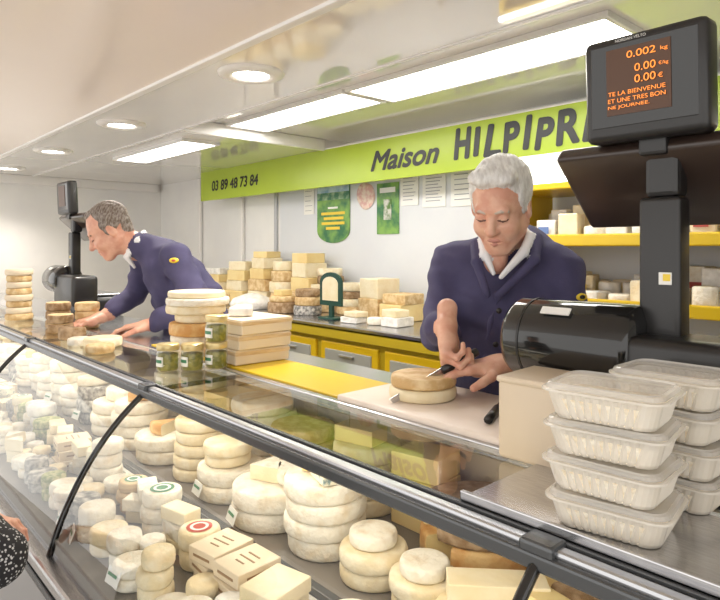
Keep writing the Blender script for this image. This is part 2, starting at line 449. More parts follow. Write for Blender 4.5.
# ---------------------------------------------------------------- goods on the counter
mb=MB()
zs=ZT+.001
for i,(r,h,m) in enumerate([(.10,.04,'card'),(.095,.03,'white'),(.10,.045,'orange'),(.085,.03,'cream'),(.105,.03,'cream'),(.11,.025,'white'),(.10,.022,'pale')]):
    mb.wheel(-2.02+rng.uniform(-.008,.008),1.05+rng.uniform(-.008,.008),zs,r,h,ch[m],wob=.006); zs+=h+.0005
mb.build('cheese_wheel_stack')
mb=MB(); zs=ZT+.0065
for i in range(3):
    mb.box((-1.79+.006*i,1.115,zs+.024),(.21,.20,.047),ch['card'],.003,.05*(i-1)); mb.box((-1.79+.006*i,1.115,zs+.036),(.214,.204,.012),ch['box'],.002,.05*(i-1)); zs+=.0485
mb.wheel(-1.79,1.09,zs,.04,.03,ch['wrap']); mb.wheel(-1.86,1.14,zs,.035,.028,ch['cream'])
mb.build('cheese_box_stack')
mb=MB(); zs=ZT+.001
for i in range(8):
    mb.wheel(-3.62,.85,zs,.065*rng.uniform(.93,1.04),.033,ch['card' if i%2 else 'tan']); zs+=.0335
mb.build('cheese_wheel_stack.001')
mb=MB(); zs=ZT+.001
for (x,y,n,m) in ((-3.12,.90,3,'brown'),(-2.95,.86,2,'brown'),(-3.02,1.0,3,'tan')):
    for i in range(n): mb.wheel(x,y,zs+i*.041,.055,.04,ch[m],ch['tan'],ch['paste'],0,2*PI)
mb.wheel(-2.70,.84,zs,.06,.05,ch['brown'],ch['brown'],ch['paste'],-2.2,.6)
mb.build('tomme_cheese_group')
mb=MB()
for (x,y,r,h,m) in ((-2.42,.86,.07,.035,'cream'),(-2.28,.80,.05,.03,'tan'),(-2.5,.80,.045,.03,'white')):
    mb.wheel(x,y,ZT+.001,r,h,ch[m])
mb.build('small_cheese_group')

olive=M('pickled_contents',(.20,.19,.03),.4,col2=(.34,.30,.06),scale=80,contrast=(.45,.55))
lidm=M('jar_lid_gold',(.72,.58,.28),.3,metal=.4)
def jar(name,x,y,z):
    mb=MB()
    mb.lathe([(1e-4,.002),(.028,.002),(.031,.006),(.031,.052),(1e-4,.054)],(x,y,z),olive,24)
    mb.lathe([(1e-4,0),(.030,0),(.0345,.004),(.0345,.052),(.031,.060),(.031,.066)],(x,y,z),glass_jar,28)
    mb.lathe([(.0335,.063),(.0345,.065),(.0345,.079),(.033,.082),(1e-4,.082)],(x,y,z),lidm,28)
    mb.lathe([(.0350,.015),(.0350,.045)],(x,y,z),label_w,14,-2.4,-.9)
    mb.lathe([(.0352,.026),(.0352,.036)],(x,y,z),label_g,14,-2.3,-1.0)
    mb.build(name)
jar('preserve_jar',-1.806,.839,ZT+.001); jar('preserve_jar.001',-1.758,.897,ZT+.001)
jar('preserve_jar.002',-1.725,.962,ZT+.004); jar('preserve_jar.003',-1.725,.962,ZT+.0865)

mb=MB(); mb.box((-.24,.825,1.2265),(.66,.21,.010),steel,.003); mb.box((-.24,.724,1.232),(.66,.008,.018),steel,.002); mb.build('steel_tray')
tub_m=M('tub_translucent',(.92,.87,.78),.25,spec=.6,alpha=.60)
rice=M('tub_contents',(.86,.74,.54),.6,col2=(.92,.86,.72),scale=90,bump=.5,bscale=150)
lid_tm=M('tub_lid',(.92,.90,.86),.15,alpha=.38)
def rr(hx,hy,z,c,n=6,rib=0.,ribn=9):
    pts=[]
    for q,(sx,sy) in enumerate(((1,1),(-1,1),(-1,-1),(1,-1))):
        for k in range(n+1):
            a=q*PI/2+k/n*PI/2
            pts.append(((hx-c)*sx+c*math.cos(a),(hy-c)*sy+c*math.sin(a),z))
        a=(q+1)*PI/2
        sx0,sy0=pts[-1][0],pts[-1][1]
        if q%2==0: ex,ey=-sx0,sy0
        else: ex,ey=sx0,-sy0
        for k in range(1,ribn*2):
            t=k/(ribn*2); d=-rib if k%2 else 0
            pts.append((sx0+(ex-sx0)*t+d*math.cos(a), sy0+(ey-sy0)*t+d*math.sin(a), z))
    return pts
def loft(mb,rings,mat,xf,cap0=True,cap1=True):
    n=len(rings[0]); vs=[p for r in rings for p in r]; fs=[]
    for k in range(len(rings)-1):
        for i in range(n): j=(i+1)%n; fs.append([k*n+i,k*n+j,(k+1)*n+j,(k+1)*n+i])
    if cap0: fs.append(list(range(n))[::-1])
    if cap1: fs.append([(len(rings)-1)*n+i for i in range(n)])
    mb.add(vs,fs,mat,False,xf)
def tubstack(name,x,y,z,n,w=.155,d=.12,h=.0475,rot=0.):
    par=empty(name)
    for i in range(n):
        mb=MB(); xf=Matrix.Translation((x+rng.uniform(-.004,.004),y+rng.uniform(-.003,.003),z+i*h))@Matrix.Rotation(rot+rng.uniform(-.05,.05),4,'Z')@Matrix.Diagonal((1,1,h/.0535,1))
        hx,hy=w/2,d/2
        loft(mb,[rr(hx*.80,hy*.78,0,.02,5,.003),rr(hx*.84,hy*.83,.006,.02,5,.003),rr(hx*.93,hy*.92,.036,.02,5,.003),rr(hx*.94,hy*.93,.040,.02,5,0)],tub_m,xf,True,False)
        loft(mb,[rr(hx*.78,hy*.76,.002,.018,5,.0),rr(hx*.89,hy*.88,.030,.018,5,0)],rice,xf)
        loft(mb,[rr(hx*.95,hy*.94,.040,.022,5),rr(hx*1.03,hy*1.04,.0405,.024,5),rr(hx*1.03,hy*1.04,.0435,.024,5),rr(hx*.98,hy*.98,.0445,.022,5)],tub_m,xf,False,False)
        loft(mb,[rr(hx*.97,hy*.97,.0446,.022,5),rr(hx*.95,hy*.95,.0505,.022,5),rr(hx*.90,hy*.89,.0525,.02,5),rr(hx*.88,hy*.87,.0495,.02,5)],lid_tm,xf,False,True)
        mb.build('tub_%d'%(i+1),par)
tubstack('plastic_tub_stack',-.372,.800,1.2325,4,rot=.12)
tubstack('plastic_tub_stack.001',-.358,.955,1.2325,4,rot=-.05)

mb=MB()
mb.box((-.570,.990,1.295),(.155,.13,.139),cream_pl,.008,.05,seg=3)
mb.box((-.570,.990,1.366),(.160,.135,.012),cream_pl,.005,.05)
mb.build('cream_dispenser_box')

# ---------------------------------------------------------------- scales
led=M('led_orange',(1,.25,.03),.5,emis=.85,ecol=(1,.30,.05))
led_bg=M('led_background',(.05,.018,.006),.3,emis=.05,ecol=(.6,.2,.03))
def scale(name,x,y,z,withtext):
    par=empty(name,(x,y,z))
    mb=MB()
    mb.box((0.02,.13,.055),(.44,.24,.09),black_pl,.02,seg=3)
    mb.box((0.02,.14,.112),(.36,.20,.012),steel,.004)
    mb.box((.08,.03,.14),(.34,.14,.17),black_pl,.02,seg=3)
    X=Matrix.Translation((-.29,.03,.192))@Matrix.Rotation(PI/2,4,'Y')
    mb.lathe([(1e-4,0),(.062,0),(.076,.005),(.083,.018),(.083,.25),(.078,.262),(.05,.27),(1e-4,.27)],(0,0,0),black_gl,44,xf=X)
    mb.lathe([(.0838,.045),(.0838,.05)],(0,0,0),black_pl,44,xf=X)
    mb.box((-.17,-.030,.258),(.06,.003,.016),label_w,0,Matrix.Rotation(-.75,3,'X'))
    mb.build('scale_body',par)
    mb=MB()
    mb.box((0,.05,.30),(.072,.05,.34),black_pl,.008,seg=3)
    mb.box((.03,.02,.12),(.14,.10,.1),black_pl,.02,seg=3)
    mb.box((.012,.023,.325),(.022,.003,.022),label_w,.001); mb.box((.015,.021,.327),(.012,.002,.012),label_y)
    mb.build('scale_post',par)
    mb=MB()
    R=Matrix.Rotation(-.73,3,'X')
    mb.box((.02,.105,.50),(.44,.205,.035),brown_pl,.010,R,seg=3)
    mb.box((.02,.118,.514),(.40,.17,.012),black_pl,.004,R)
    mb.box((.0,.06,.52),(.06,.05,.1),black_pl,.01)
    mb.build('keyboard_console',par)
    mb=MB()
    T=Matrix.Rotation(.04,3,'X')
    mb.box((-.014,.015,.668),(.215,.055,.190),black_pl,.014,T,seg=3)
    mb.box((-.014,-.0115,.673),(.185,.004,.150),black_gl,.002,T)
    mb.box((-.020,-.0145,.678),(.112,.002,.118),led_bg,0,T)
    mb.box((-.008,.03,.57),(.05,.03,.05),black_pl,.006)
    mb.build('customer_display',par)
    if withtext:
        for s,x1,zz,hh,w in (('0.002',.012,.716,.0125,.050),('kg',.032,.716,.0085,.012),
                          ('0.00',.012,.690,.0135,.036),('€/kg',.033,.691,.0080,.016),
                          ('0.00',.012,.670,.0135,.036),('€',.024,.671,.0085,.008)):
            text(s,(x1,-.0185,zz),hh,led,par,'readout',width=w,align='RIGHT')
        for k,s in enumerate(('TE LA BIENVENUE','ET UNE TRES BON','NE JOURNEE.')):
            text(s,(-.072,-.0175,.653-k*.0125),.0075,led,par,'message',width=.100*len(s)/15)
        text('NORDAN VELTO',(-.060,-.0155,.7495),.005,label_w,par,'maker_name')
scale('shop_scale',-.445,1.10,1.221,True)
scale('shop_scale.001',-3.75,1.12,1.221,False)

# ---------------------------------------------------------------- back counter
bc=empty('back_counter')
mb=MB()
xa,xb=-4.9,1.1
mb.box(((xa+xb)/2,2.49,1.155),(xb-xa,.60,.035),steel,.006)
mb.box(((xa+xb)/2,2.20,1.125),(xb-xa,.02,.06),olive_m,.003)
mb.box(((xa+xb)/2,2.50,.66),(xb-xa,.55,.93),olive_m)
x=xa+.05
while x<xb-.5:
    mb.box((x+.25,2.218,.92),(.47,.02,.30),yellow_m,.006)
    mb.box((x+.25,2.206,.92),(.38,.012,.22),grey_draw,.004)
    mb.box((x+.25,2.218,.5),(.47,.02,.5),yellow_m,.006)
    mb.box((x+.25,2.206,.5),(.38,.012,.42),grey_draw,.004)
    mb.box((x+.25,2.196,1.005),(.12,.014,.012),alu,.003)
    x+=.52
mb.build('cabinet',bc)
mb=MB(); ZB=1.174
def bst(x,y,items):
    z=ZB
    for (kind,a,b,h,m) in items:
        j=rng.uniform(-.012,.012)
        if kind=='b': mb.box((x+j,y,z+h/2),(a,b,h-.001),ch[m],.005,rng.uniform(-.16,.16))
        else: mb.wheel(x+j,y,z,a,h-.001,ch[m],mtop=None)
        z+=h
bst(-4.55,2.60,[('b',.28,.2,.08,'paste'),('b',.26,.2,.07,'pale'),('b',.24,.2,.06,'paste'),('b',.2,.2,.05,'wrap')])
bst(-4.24,2.62,[('b',.24,.22,.09,'paste'),('b',.24,.2,.08,'pale'),('b',.22,.2,.08,'paste'),('b',.2,.18,.07,'pale')])
bst(-3.96,2.64,[('b',.22,.2,.10,'pale'),('b',.22,.2,.09,'tan'),('b',.2,.18,.08,'paste'),('b',.2,.16,.08,'pale'),('b',.16,.14,.05,'paste')])
bst(-3.70,2.64,[('w',.12,0,.10,'tan'),('w',.12,0,.08,'cream'),('w',.11,0,.08,'tan'),('w',.10,0,.07,'pale')])
bst(-3.44,2.65,[('b',.2,.2,.12,'tan'),('b',.2,.18,.1,'paste'),('b',.18,.18,.1,'pale'),('b',.18,.16,.07,'paste')])
bst(-3.20,2.65,[('b',.2,.2,.10,'tan'),('b',.2,.18,.08,'pale'),('w',.09,0,.06,'brown'),('w',.085,0,.05,'cream')])
bst(-3.12,2.40,[('w',.09,0,.06,'ash'),('w',.085,0,.055,'tan'),('w',.08,0,.05,'brown')])
bst(-3.35,2.36,[('w',.10,0,.07,'brown'),('w',.09,0,.04,'tan'),('b',.09,.09,.04,'paste')])
bst(-2.96,2.64,[('w',.11,0,.05,'tan'),('w',.105,0,.05,'cream'),('w',.10,0,.05,'brown'),('w',.10,0,.05,'cream')])
bst(-2.70,2.62,[('b',.17,.2,.12,'tan'),('b',.17,.18,.12,'pale')])
bst(-2.48,2.60,[('b',.18,.2,.10,'paste'),('b',.17,.18,.06,'tan')])
bst(-2.60,2.33,[('b',.12,.1,.035,'wrap'),('b',.1,.1,.03,'cream')])
bst(-2.34,2.40,[('b',.12,.14,.05,'wrap'),('b',.12,.1,.04,'pale')])
bst(-2.45,2.36,[('w',.045,0,.04,'white')])
for k in range(6): mb.wheel(-4.75+.13*k,2.34,ZB,.055,.05+.03*(k%2),ch[('wrap','pale','tan')[k%3]],wob=.03)
mb.build('back_counter_cheeses')
mb=MB()
mb.lathe([(1e-4,0),(.14,.0),(.16,.03),(.13,.07),(.09,.085),(.05,.10),(1e-4,.105)],(-3.72,2.36,ZB+.001),ch['wrap'],24,wob=.05)
mb.build('plastic_bag')
mb=MB()
pts=[(-.10,0,0),(.10,0,0),(.10,0,.14)]+[(.10*math.cos(a),0,.14+.06*math.sin(a)) for a in np.linspace(.2,PI-.2,9)]+[(-.10,0,.14)]
dg=M('plaque_green',(.01,.06,.045),.4)
mb.prism(pts,(0,.015,0),dg,origin=(-2.83,2.34,ZB+.08))
mb.prism([(p[0]*.72,0,p[2]*.72+.03) for p in pts],(0,.003,0),ch['pale'],origin=(-2.83,2.336,ZB+.08))
mb.box((-2.83,2.35,ZB+.04),(.03,.02,.08),dg); mb.box((-2.83,2.35,ZB+.006),(.14,.10,.012),dg,.003)
mb.build('arched_price_plaque')
mb=MB(); kx=-2.17
mb.box((kx,2.62,ZB+.12),(.11,.09,.24),ch['wrap'],.008); mb.box((kx,2.572,ZB+.12),(.09,.004,.2),alu,.001)
for k,(dx,hh) in enumerate(((-.035,.15),(-.008,.12),(.02,.10),(.04,.08))):
    mb.box((kx+dx,2.62,ZB+.24+.02),(.004,.02,.05),steel); mb.box((kx+dx,2.62,ZB+.265+hh/2),(.018,.026,hh),[ch['brown'],black_pl,black_pl,black_pl][k],.005,Matrix.Rotation(.04*k,3,'Y'))
mb.build('knife_holder')

def poster(name,x,z,w,h,base,extra=(),lines=0,roundb=False):
    mb=MB(); y=YB-.012
    if roundb:
        pts=[(w/2*math.cos(a),0,-h/2+w*.25+ w*.25*math.sin(a)) for a in np.linspace(PI,2*PI,14)]+[(w/2,0,h/2),(-w/2,0,h/2)]
        mb.prism(pts,(0,.004,0),base,origin=(x,y-.002,z))
    else: mb.box((x,y,z),(w,.004,h),base)
    for (dx,dz,ww,hh,mm) in extra: mb.box((x+dx*w,y-.0035,z+dz*h),(ww*w,.002,hh*h),mm)
    for k in range(lines): mb.box((x-.04*w*(k%3),y-.0035,z+h*(.36-.72*k/max(1,lines-1))),(w*(.7-.08*(k%3)),.0015,h*.018),M('print_grey',(.35,.35,.38),.6))
    mb.build(name)
pg=M('poster_green',(.03,.16,.06),.4,col2=(.22,.42,.08),scale=9)
pb=M('poster_sky',(.25,.45,.62),.4,col2=(.6,.75,.8),scale=12)
ph_=M('poster_hills',(.05,.20,.10),.4,col2=(.35,.50,.30),scale=20)
poster('wall_poster',-3.34,1.855,.36,.44,pg,[(0,.40,.97,.17,pb),(0,.26,.97,.12,ph_),(.0,-.02,.72,.045,label_y),(.02,-.10,.60,.045,label_y),(0,-.18,.70,.045,label_y),(0,-.26,.42,.045,label_y),(0,.07,.3,.03,label_w)],0,True)
poster('wall_poster.001',-2.79,1.855,.20,.33,pg,[(0,-.02,.35,.4,M('poster_sheep',(.6,.6,.55),.6,col2=(.1,.2,.05),scale=30)),(0,.36,.7,.1,label_w)])
poster('paper_notice',-2.60,1.99,.15,.25,label_w,lines=9)
poster('paper_notice.001',-2.40,1.98,.18,.27,label_w,lines=11)
poster('paper_notice.002',-2.18,1.98,.18,.28,label_w,lines=8)
poster('paper_notice.003',-3.62,1.95,.12,.2,label_w,lines=5)
mb=MB()
pk=M('rosette_pink',(.72,.42,.38),.6,col2=(.85,.7,.6),scale=40)
mb.lathe([(1e-4,0),(.06,.006),(.085,.004),(.09,0)],(0,0,0),pk,24,wob=.05,xf=Matrix.Translation((-3.00,YB-.012,1.95))@Matrix.Rotation(PI/2,4,'X'))
mb.build('wall_rosette')

sh=empty('yellow_wall_cabinet')
mb=MB()
xa,xb=-1.62,1.1
for z in (1.36,1.62,1.86):
    mb.box(((xa+xb)/2,2.56,z),(xb-xa,.42,.02),yellow_m,.004)
    mb.box(((xa+xb)/2,2.345,z+.012),(xb-xa,.018,.05),yellow_m,.006)
for x in (xa,-.55,.3,xb): mb.box((x,2.56,1.53),(.03,.42,.70),yellow_m,.005)
mb.box(((xa+xb)/2,2.56,1.94),(xb-xa,.42,.13),label_w,.01)
mb.box(((xa+xb)/2,2.34,1.885),(xb-xa,.03,.02),M('cabinet_lamp',(1,1,1),.4,emis=4,ecol=(1,.97,.92)))
mb.build('cabinet_frame',sh)
mb=MB()
for z,y in ((1.371,2.5),(1.631,2.5)):
    for yy in (2.43,2.56,2.69):
        x=xa+.09
        while x<xb-.06:
            k=rng.random(); hh=rng.uniform(.05,.13)+ (yy-2.43)*.25
            m=rng.choice(('wrap','wrap','pale','cream','white','wrap','white'))
            if k<.6: mb.box((x,yy,z+hh/2),(.085,.09,hh),ch[m],.006,rng.uniform(-.3,.3))
            else: mb.wheel(x,yy,z,.045,hh*.7,ch[m])
            if k<.25: mb.box((x,yy-.052,z+hh*.5),(.05,.002,.03),rng.choice((label_r,label_b,label_g,label_y)))
            x+=.105
mb.build('packaged_cheeses',sh)

# ---------------------------------------------------------------- SDF figure tools
class SDF:
    def __init__(s): s.p=[]
    def ell(s,c,r,k=.02,lab=0,rot=None,op='u'): s.p.append(('e',np.array(c,float),np.array(r,float),k,lab,None if rot is None else np.array(rot),op))
    def cone(s,a,b,ra,rb,k=.02,lab=0,op='u'): s.p.append(('c',np.array(a,float),np.array(b,float),k,lab,(ra,rb),op))
    def chain(s,pts,rs,k=.02,lab=0):
        for i in range(len(pts)-1): s.cone(pts[i],pts[i+1],rs[i],rs[i+1],k,lab)
    def ev(s,P,disp=None,labels=False):
        d=None; L=np.zeros(len(P),np.int32)
        for (kd,a,b,k,lab,ex,op) in s.p:
            if kd=='e':
                q=P-a
                if ex is not None: q=q@ex
                k0=np.sqrt(((q/b)**2).sum(1)); k1=np.sqrt(((q/(b*b))**2).sum(1))+1e-9
                v=k0*(k0-1)/k1
            else:
                ab=b-a; t=np.clip(((P-a)@ab)/(ab@ab+1e-12),0,1)
                q=P-a-t[:,None]*ab; v=np.sqrt((q*q).sum(1))-(ex[0]+(ex[1]-ex[0])*t)
            if disp is not None and lab==0 and op=='u': v=v+disp
            if d is None: d=v; L[:]=lab; continue
            if op=='u':
                if labels: L[v<d]=lab
                h=np.maximum(k-np.abs(d-v),0)/k; d=np.minimum(d,v)-h*h*k*.25
            else:
                v=-v; h=np.maximum(k-np.abs(d-v),0)/k; d=np.maximum(d,v)+h*h*k*.25
        return (d,L) if labels else d
    def bounds(s,pad=.03):
        lo=[];hi=[]
        for (kd,a,b,k,lab,ex,op) in s.p:
            if op!='u': continue
            if kd=='e': m=b.max() if ex is not None else b; lo.append(a-m);hi.append(a+m)
            else: m=max(ex); lo+= [a-m,b-m]; hi+=[a+m,b+m]
        return np.min(lo,0)-pad, np.max(hi,0)+pad
    def mesh(s,h,disp=None):
        lo,hi=s.bounds(); n=np.ceil((hi-lo)/h).astype(int)+1
        X=lo[0]+np.arange(n[0])*h; Y=lo[1]+np.arange(n[1])*h; Z=lo[2]+np.arange(n[2])*h
        V=np.empty(n,np.float32)
        ch_=max(1,int(400000/(n[1]*n[2])))
        for i in range(0,n[0],ch_):
            g=np.stack(np.meshgrid(X[i:i+ch_],Y,Z,indexing='ij'),-1).reshape(-1,3)
            V[i:i+ch_]=s.ev(g,None if disp is None else disp(g)).reshape(-1,n[1],n[2])
        V[V==0]=1e-7; S=V<0
        C=np.zeros(n-1,np.int8)
        offs=[(i,j,k) for i in(0,1) for j in(0,1) for k in(0,1)]
        for o in offs: C+=S[o[0]:n[0]-1+o[0],o[1]:n[1]-1+o[1],o[2]:n[2]-1+o[2]]
        act=(C>0)&(C<8); idx=-np.ones(n-1,np.int64); ijk=np.array(np.nonzero(act)).T
        idx[act]=np.arange(len(ijk)); acc=np.zeros((len(ijk),3)); cnt=np.zeros(len(ijk))
        for a in offs:
            for b in offs:
                if sum(b)-sum(a)==1 and all(y>=x for x,y in zip(a,b)):
                    va=V[tuple((ijk+a).T)]; vb=V[tuple((ijk+b).T)]; m=(va<0)!=(vb<0)
                    t=(va[m]/(va[m]-vb[m]))[:,None]; acc[m]+=np.array(a)+t*(np.array(b)-np.array(a)); cnt[m]+=1
        verts=lo+(ijk+acc/cnt[:,None])*h
        F=[]
        for ax in range(3):
            sl0=[slice(None)]*3; sl1=[slice(None)]*3; sl0[ax]=slice(0,-1); sl1[ax]=slice(1,None)
            D=S[tuple(sl0)]!=S[tuple(sl1)]; e=np.array(np.nonzero(D)).T
            u,w=(ax+1)%3,(ax+2)%3
            e=e[(e[:,u]>0)&(e[:,w]>0)&(e[:,u]<n[u]-1)&(e[:,w]<n[w]-1)]
            du=np.zeros(3,int);du[u]=1; dw=np.zeros(3,int); dw[w]=1
            q=np.stack([idx[tuple((e-du-dw).T)],idx[tuple((e-dw).T)],idx[tuple(e.T)],idx[tuple((e-du).T)]],1)
            ins=S[tuple(e.T)]; q[~ins]=q[~ins][:,::-1]; F.append(q)
        F=np.concatenate(F)
        _,L=s.ev(verts,None if disp is None else disp(verts),True)
        return verts,F,L
def sdf_obj(name,s,h,mats,parent,xf=None,disp=None,lapl=1):
    v,f,L=s.mesh(h,disp)
    if xf is not None:
        m=np.array(xf); v=v@m[:3,:3].T+m[:3,3]
    me=bpy.data.meshes.new(name); me.from_pydata(v.tolist(),[],f.tolist())
    for m in mats: me.materials.append(m)
    fl=L[f]; lab=np.sort(fl,axis=1)[:,2] if len(mats)>1 else np.zeros(len(f),int)
    me.polygons.foreach_set('material_index',lab.astype(np.int32)); me.polygons.foreach_set('use_smooth',[True]*len(f)); me.update()
    o=bpy.data.objects.new(name,me); sc.collection.objects.link(o); o.parent=parent
    if lapl:
        sm=o.modifiers.new('smooth','SMOOTH'); sm.factor=.5; sm.iterations=lapl
    return o

skin=M('skin',(.78,.47,.34),.45,col2=(.68,.34,.24),scale=25,sss=.12,bump=.08,bscale=180)
skin2=M('skin_ruddy',(.74,.42,.30),.45,col2=(.64,.31,.22),scale=25,sss=.12,bump=.08,bscale=180)
lip=M('lips',(.56,.25,.20),.45); dark=M('lash_dark',(.14,.07,.05),.6)
hair_w=M('hair_white',(.84,.83,.81),.6,col2=(.66,.64,.62),scale=40,stretch=(3,.6,1),bump=.3,bscale=110)
brow_w=M('brow_grey',(.58,.48,.42),.7)
hair_d=M('hair_dark_grey',(.15,.11,.085),.6,col2=(.34,.30,.27),scale=60,stretch=(2.5,.5,1),bump=.5,bscale=110)
brow_d=M('brow_dark',(.16,.10,.07),.7)
jacket=M('jacket_navy',(.060,.054,.125),.8,col2=(.078,.070,.155),scale=10,bump=.35,bscale=500)
shirt=M('shirt_white',(.82,.82,.84),.7); trous=M('trousers_dark',(.03,.03,.04),.8)
shoe=M('shoe_black',(.02,.02,.02),.4)

def head(par,xf,hair,brow,skinm,style):
    s=SDF()
    s.ell((0,-.015,.045),(.074,.094,.084),.01,0)
    s.ell((0,.018,-.02),(.060,.074,.088),.03,0)
    for sx in(-1,1):
        s.cone((sx*.052,-.005,-.045),(sx*.018,.062,-.092),.022,.018,.03,0)
        s.ell((sx*.038,.060,-.030),(.024,.024,.026),.025,0)
    s.ell((0,.066,-.094),(.024,.020,.018),.02,0)
    s.ell((0,.070,-.060),(.030,.018,.024),.02,0)
    s.cone((-.034,.076,.030),(.034,.076,.030),.013,.013,.015,0)
    for sx in(-1,1):
        s.ell((sx*.031,.094,.010),(.017,.014,.011),.012,0,op='s')
    s.cone((0,.082,.018),(0,.108,-.024),.008,.0130,.012,0)
    for sx in(-1,1):
        s.ell((sx*.012,.094,-.028),(.009,.010,.008),.006,0)
        s.ell((sx*.031,.0745,.009),(.0150,.0135,.0120),.003,0)
        s.chain([(sx*.018,.0860,.0035),(sx*.031,.0885,.0005),(sx*.044,.0812,.0035)],[.0018,.0022,.0018],.001,3)
        s.cone((sx*.020,.088,-.009),(sx*.042,.083,-.010),.0015,.0015,.004,0,op='s')
        s.chain([(sx*.014,.0885,.027),(sx*.030,.0895,.032),(sx*.047,.078,.027)],[.0032,.0038,.0027],.002,4)
        s.cone((sx*.017,.098,-.034),(sx*.034,.082,-.062),.003,.003,.006,0,op='s')
        s.ell((sx*.075,-.008,-.002),(.010,.020,.032),.006,0,rot=Matrix.Rotation(sx*-.35,3,'Z'))
        s.ell((sx*.086,-.004,.002),(.006,.011,.019),.004,0,op='s')
    for zz in (.052,.064): s.cone((-.030,.0865-(zz-.05)*.4,zz),(.030,.0865-(zz-.05)*.4,zz),.0012,.0012,.004,0,op='s')
    s.chain([(-.025,.082,-.0585),(-.009,.0905,-.055),(0,.091,-.0565),(.009,.0905,-.055),(.025,.082,-.0585)],[.003,.0045,.0042,.0045,.003],.004,1)
    s.chain([(-.021,.083,-.066),(0,.0895,-.068),(.021,.083,-.066)],[.003,.0055,.003],.004,1)
    s.cone((-.024,.0895,-.0615),(.024,.0895,-.0615),.0016,.0016,.002,0,op='s')
    if style=='full':
        s.ell((0,-.028,.062),(.083,.094,.083),.006,2)
        s.ell((.018,.040,.110),(.050,.038,.025),.015,2)
        s.ell((-.030,.034,.108),(.036,.036,.023),.015,2)
        s.ell((0,-.075,.010),(.062,.036,.062),.015,2)
        for sx in(-1,1):
            s.ell((sx*.066,-.016,.044),(.020,.052,.044),.008,2)
            s.ell((sx*.070,.014,.016),(.008,.012,.026),.005,2)
    else:
        s.ell((0,-.030,.058),(.080,.088,.080),.006,2)
        s.ell((0,.020,.110),(.040,.040,.020),.01,2)
        s.ell((0,-.072,.005),(.060,.034,.060),.015,2)
        for sx in(-1,1):
            s.ell((sx*.066,-.020,.036),(.016,.046,.040),.008,2)
            s.ell((sx*.070,.010,.010),(.007,.010,.024),.005,2)
    s.cone((0,-.03,-.05),(0,-.05,-.13),.052,.055,.03,0)
    # combed strands: shallow grooves only in the hair volumes
    ev0=s.ev
    def ev(P,disp=None,labels=False):
        d,L=ev0(P,None,True)
        g=np.sin(P[:,0]*330+np.sin(P[:,1]*45)*1.6+P[:,2]*30)*.0007+np.sin(P[:,0]*150+P[:,1]*30+np.sin(P[:,2]*40)*1.5)*.0010
        d=d+g*(L==2)
        return (d,L) if labels else d
    s.ev=ev
    o=sdf_obj('head',s,.0024,[skinm,lip,hair,dark,brow],par,xf,None,1)
    return o

def hand(par,name,w,d,n,side,curl,thumb,skinm,sc_=1.0):
    d=Vector(d).normalized(); n=Vector(n); n=(n-d*n.dot(d)).normalized(); l=d.cross(n)*side
    w=Vector(w); s=SDF()
    P=lambda a,b,c: w+(d*a+l*b+n*c)*sc_
    kn=[.030,.010,-.011,-.030]; kl=[.088,.092,.087,.078]
    ln=[(.042,.026,.021),(.046,.030,.022),(.042,.028,.021),(.033,.021,.019)]; rad=[.0098,.0098,.0094,.0083]
    s.cone(P(-.05,0,0),P(.01,0,0),.026,.023,.01)
    for i in range(4):
        s.cone(P(.0,kn[i]*.55,0),P(kl[i],kn[i],0),.0165,.0115,.020)
    s.ell(P(.035,.024,.012),(.018,.018,.018),.02)
    s.ell(P(.05,-.022,.008),(.017,.017,.017),.02)
    for i in range(4):
        p=P(kl[i],kn[i],0); a=0; r=rad[i]
        c=curl[i] if isinstance(curl[0],(list,tuple)) else curl
        for j in range(3):
            a+=math.radians(c[j]); v=(d*math.cos(a)+n*math.sin(a)+l*(kn[i]*1.3))
            v.normalize()
            q=p+v*ln[i][j]*sc_; s.cone(p,q,r,r*.9,.0035 if j else .008); 
            if j<2: s.ell(q,(r*1.0,)*3,.003)
            p=q; r*=.9
    p=P(.015,.026,.008); r=.0145
    for j,(vv,L_) in enumerate(zip(thumb,(.042,.032,.027))):
        v=(d*vv[0]+l*vv[1]+n*vv[2]).normalized(); q=p+v*L_*sc_; s.cone(p,q,r,r*.86,.012 if j==0 else .004); p=q; r*=.86
    return sdf_obj(name,s,.0023,[skinm],par,None,None,1)

def folds(P,amp=.0045):
    x,y,z=P[:,0],P[:,1],P[:,2]
    w=np.sin(x*9+z*5)*1.6+np.sin(y*11-z*7)*1.3
    f=np.sin(z*44+x*26+w*1.5)*.6+np.sin(x*50-z*24+y*20+w*2)*.5+np.sin(z*85+y*48+w*3)*.25
    f=np.sign(f)*np.abs(f)**.8
    return amp*f

FIG=math.radians(47.63)
# ---------- right-hand man, cutting cheese
m1=empty('cheesemonger_man',(-1.047,1.524,0),FIG)
s=SDF()
yaw=Matrix.Rotation(math.radians(-16),3,'Z')
s.ell((.02,.07,1.00),(.170,.125,.16),.05,0,yaw)
s.ell((.01,.02,1.20),(.165,.140,.20),.06,0,yaw)
s.ell((0,.01,1.41),(.160,.118,.17),.06,0,yaw)
s.ell((.02,.03,1.55),(.135,.085,.085),.05,0,yaw)
s.ell((.045,.03,1.615),(.095,.075,.060),.04,0,yaw)
s.cone((-.125,.045,1.565),(.130,-.035,1.560),.055,.055,.05,0)
s.cone((-.145,.045,1.550),(-.190,.01,1.355),.060,.049,.03,0)
s.cone((-.190,.01,1.355),(-.205,-.185,1.385),.050,.042,.025,0)
s.cone((.155,-.045,1.54),(.175,-.085,1.345),.063,.055,.03,0)
s.cone((.175,-.085,1.345),(-.0,-.235,1.305),.055,.044,.03,0)
s.cone((-.205,-.175,1.383),(-.205,-.195,1.387),.045,.044,.006,0)
s.cone((.01,-.228,1.307),(-.012,-.242,1.304),.047,.046,.006,0)
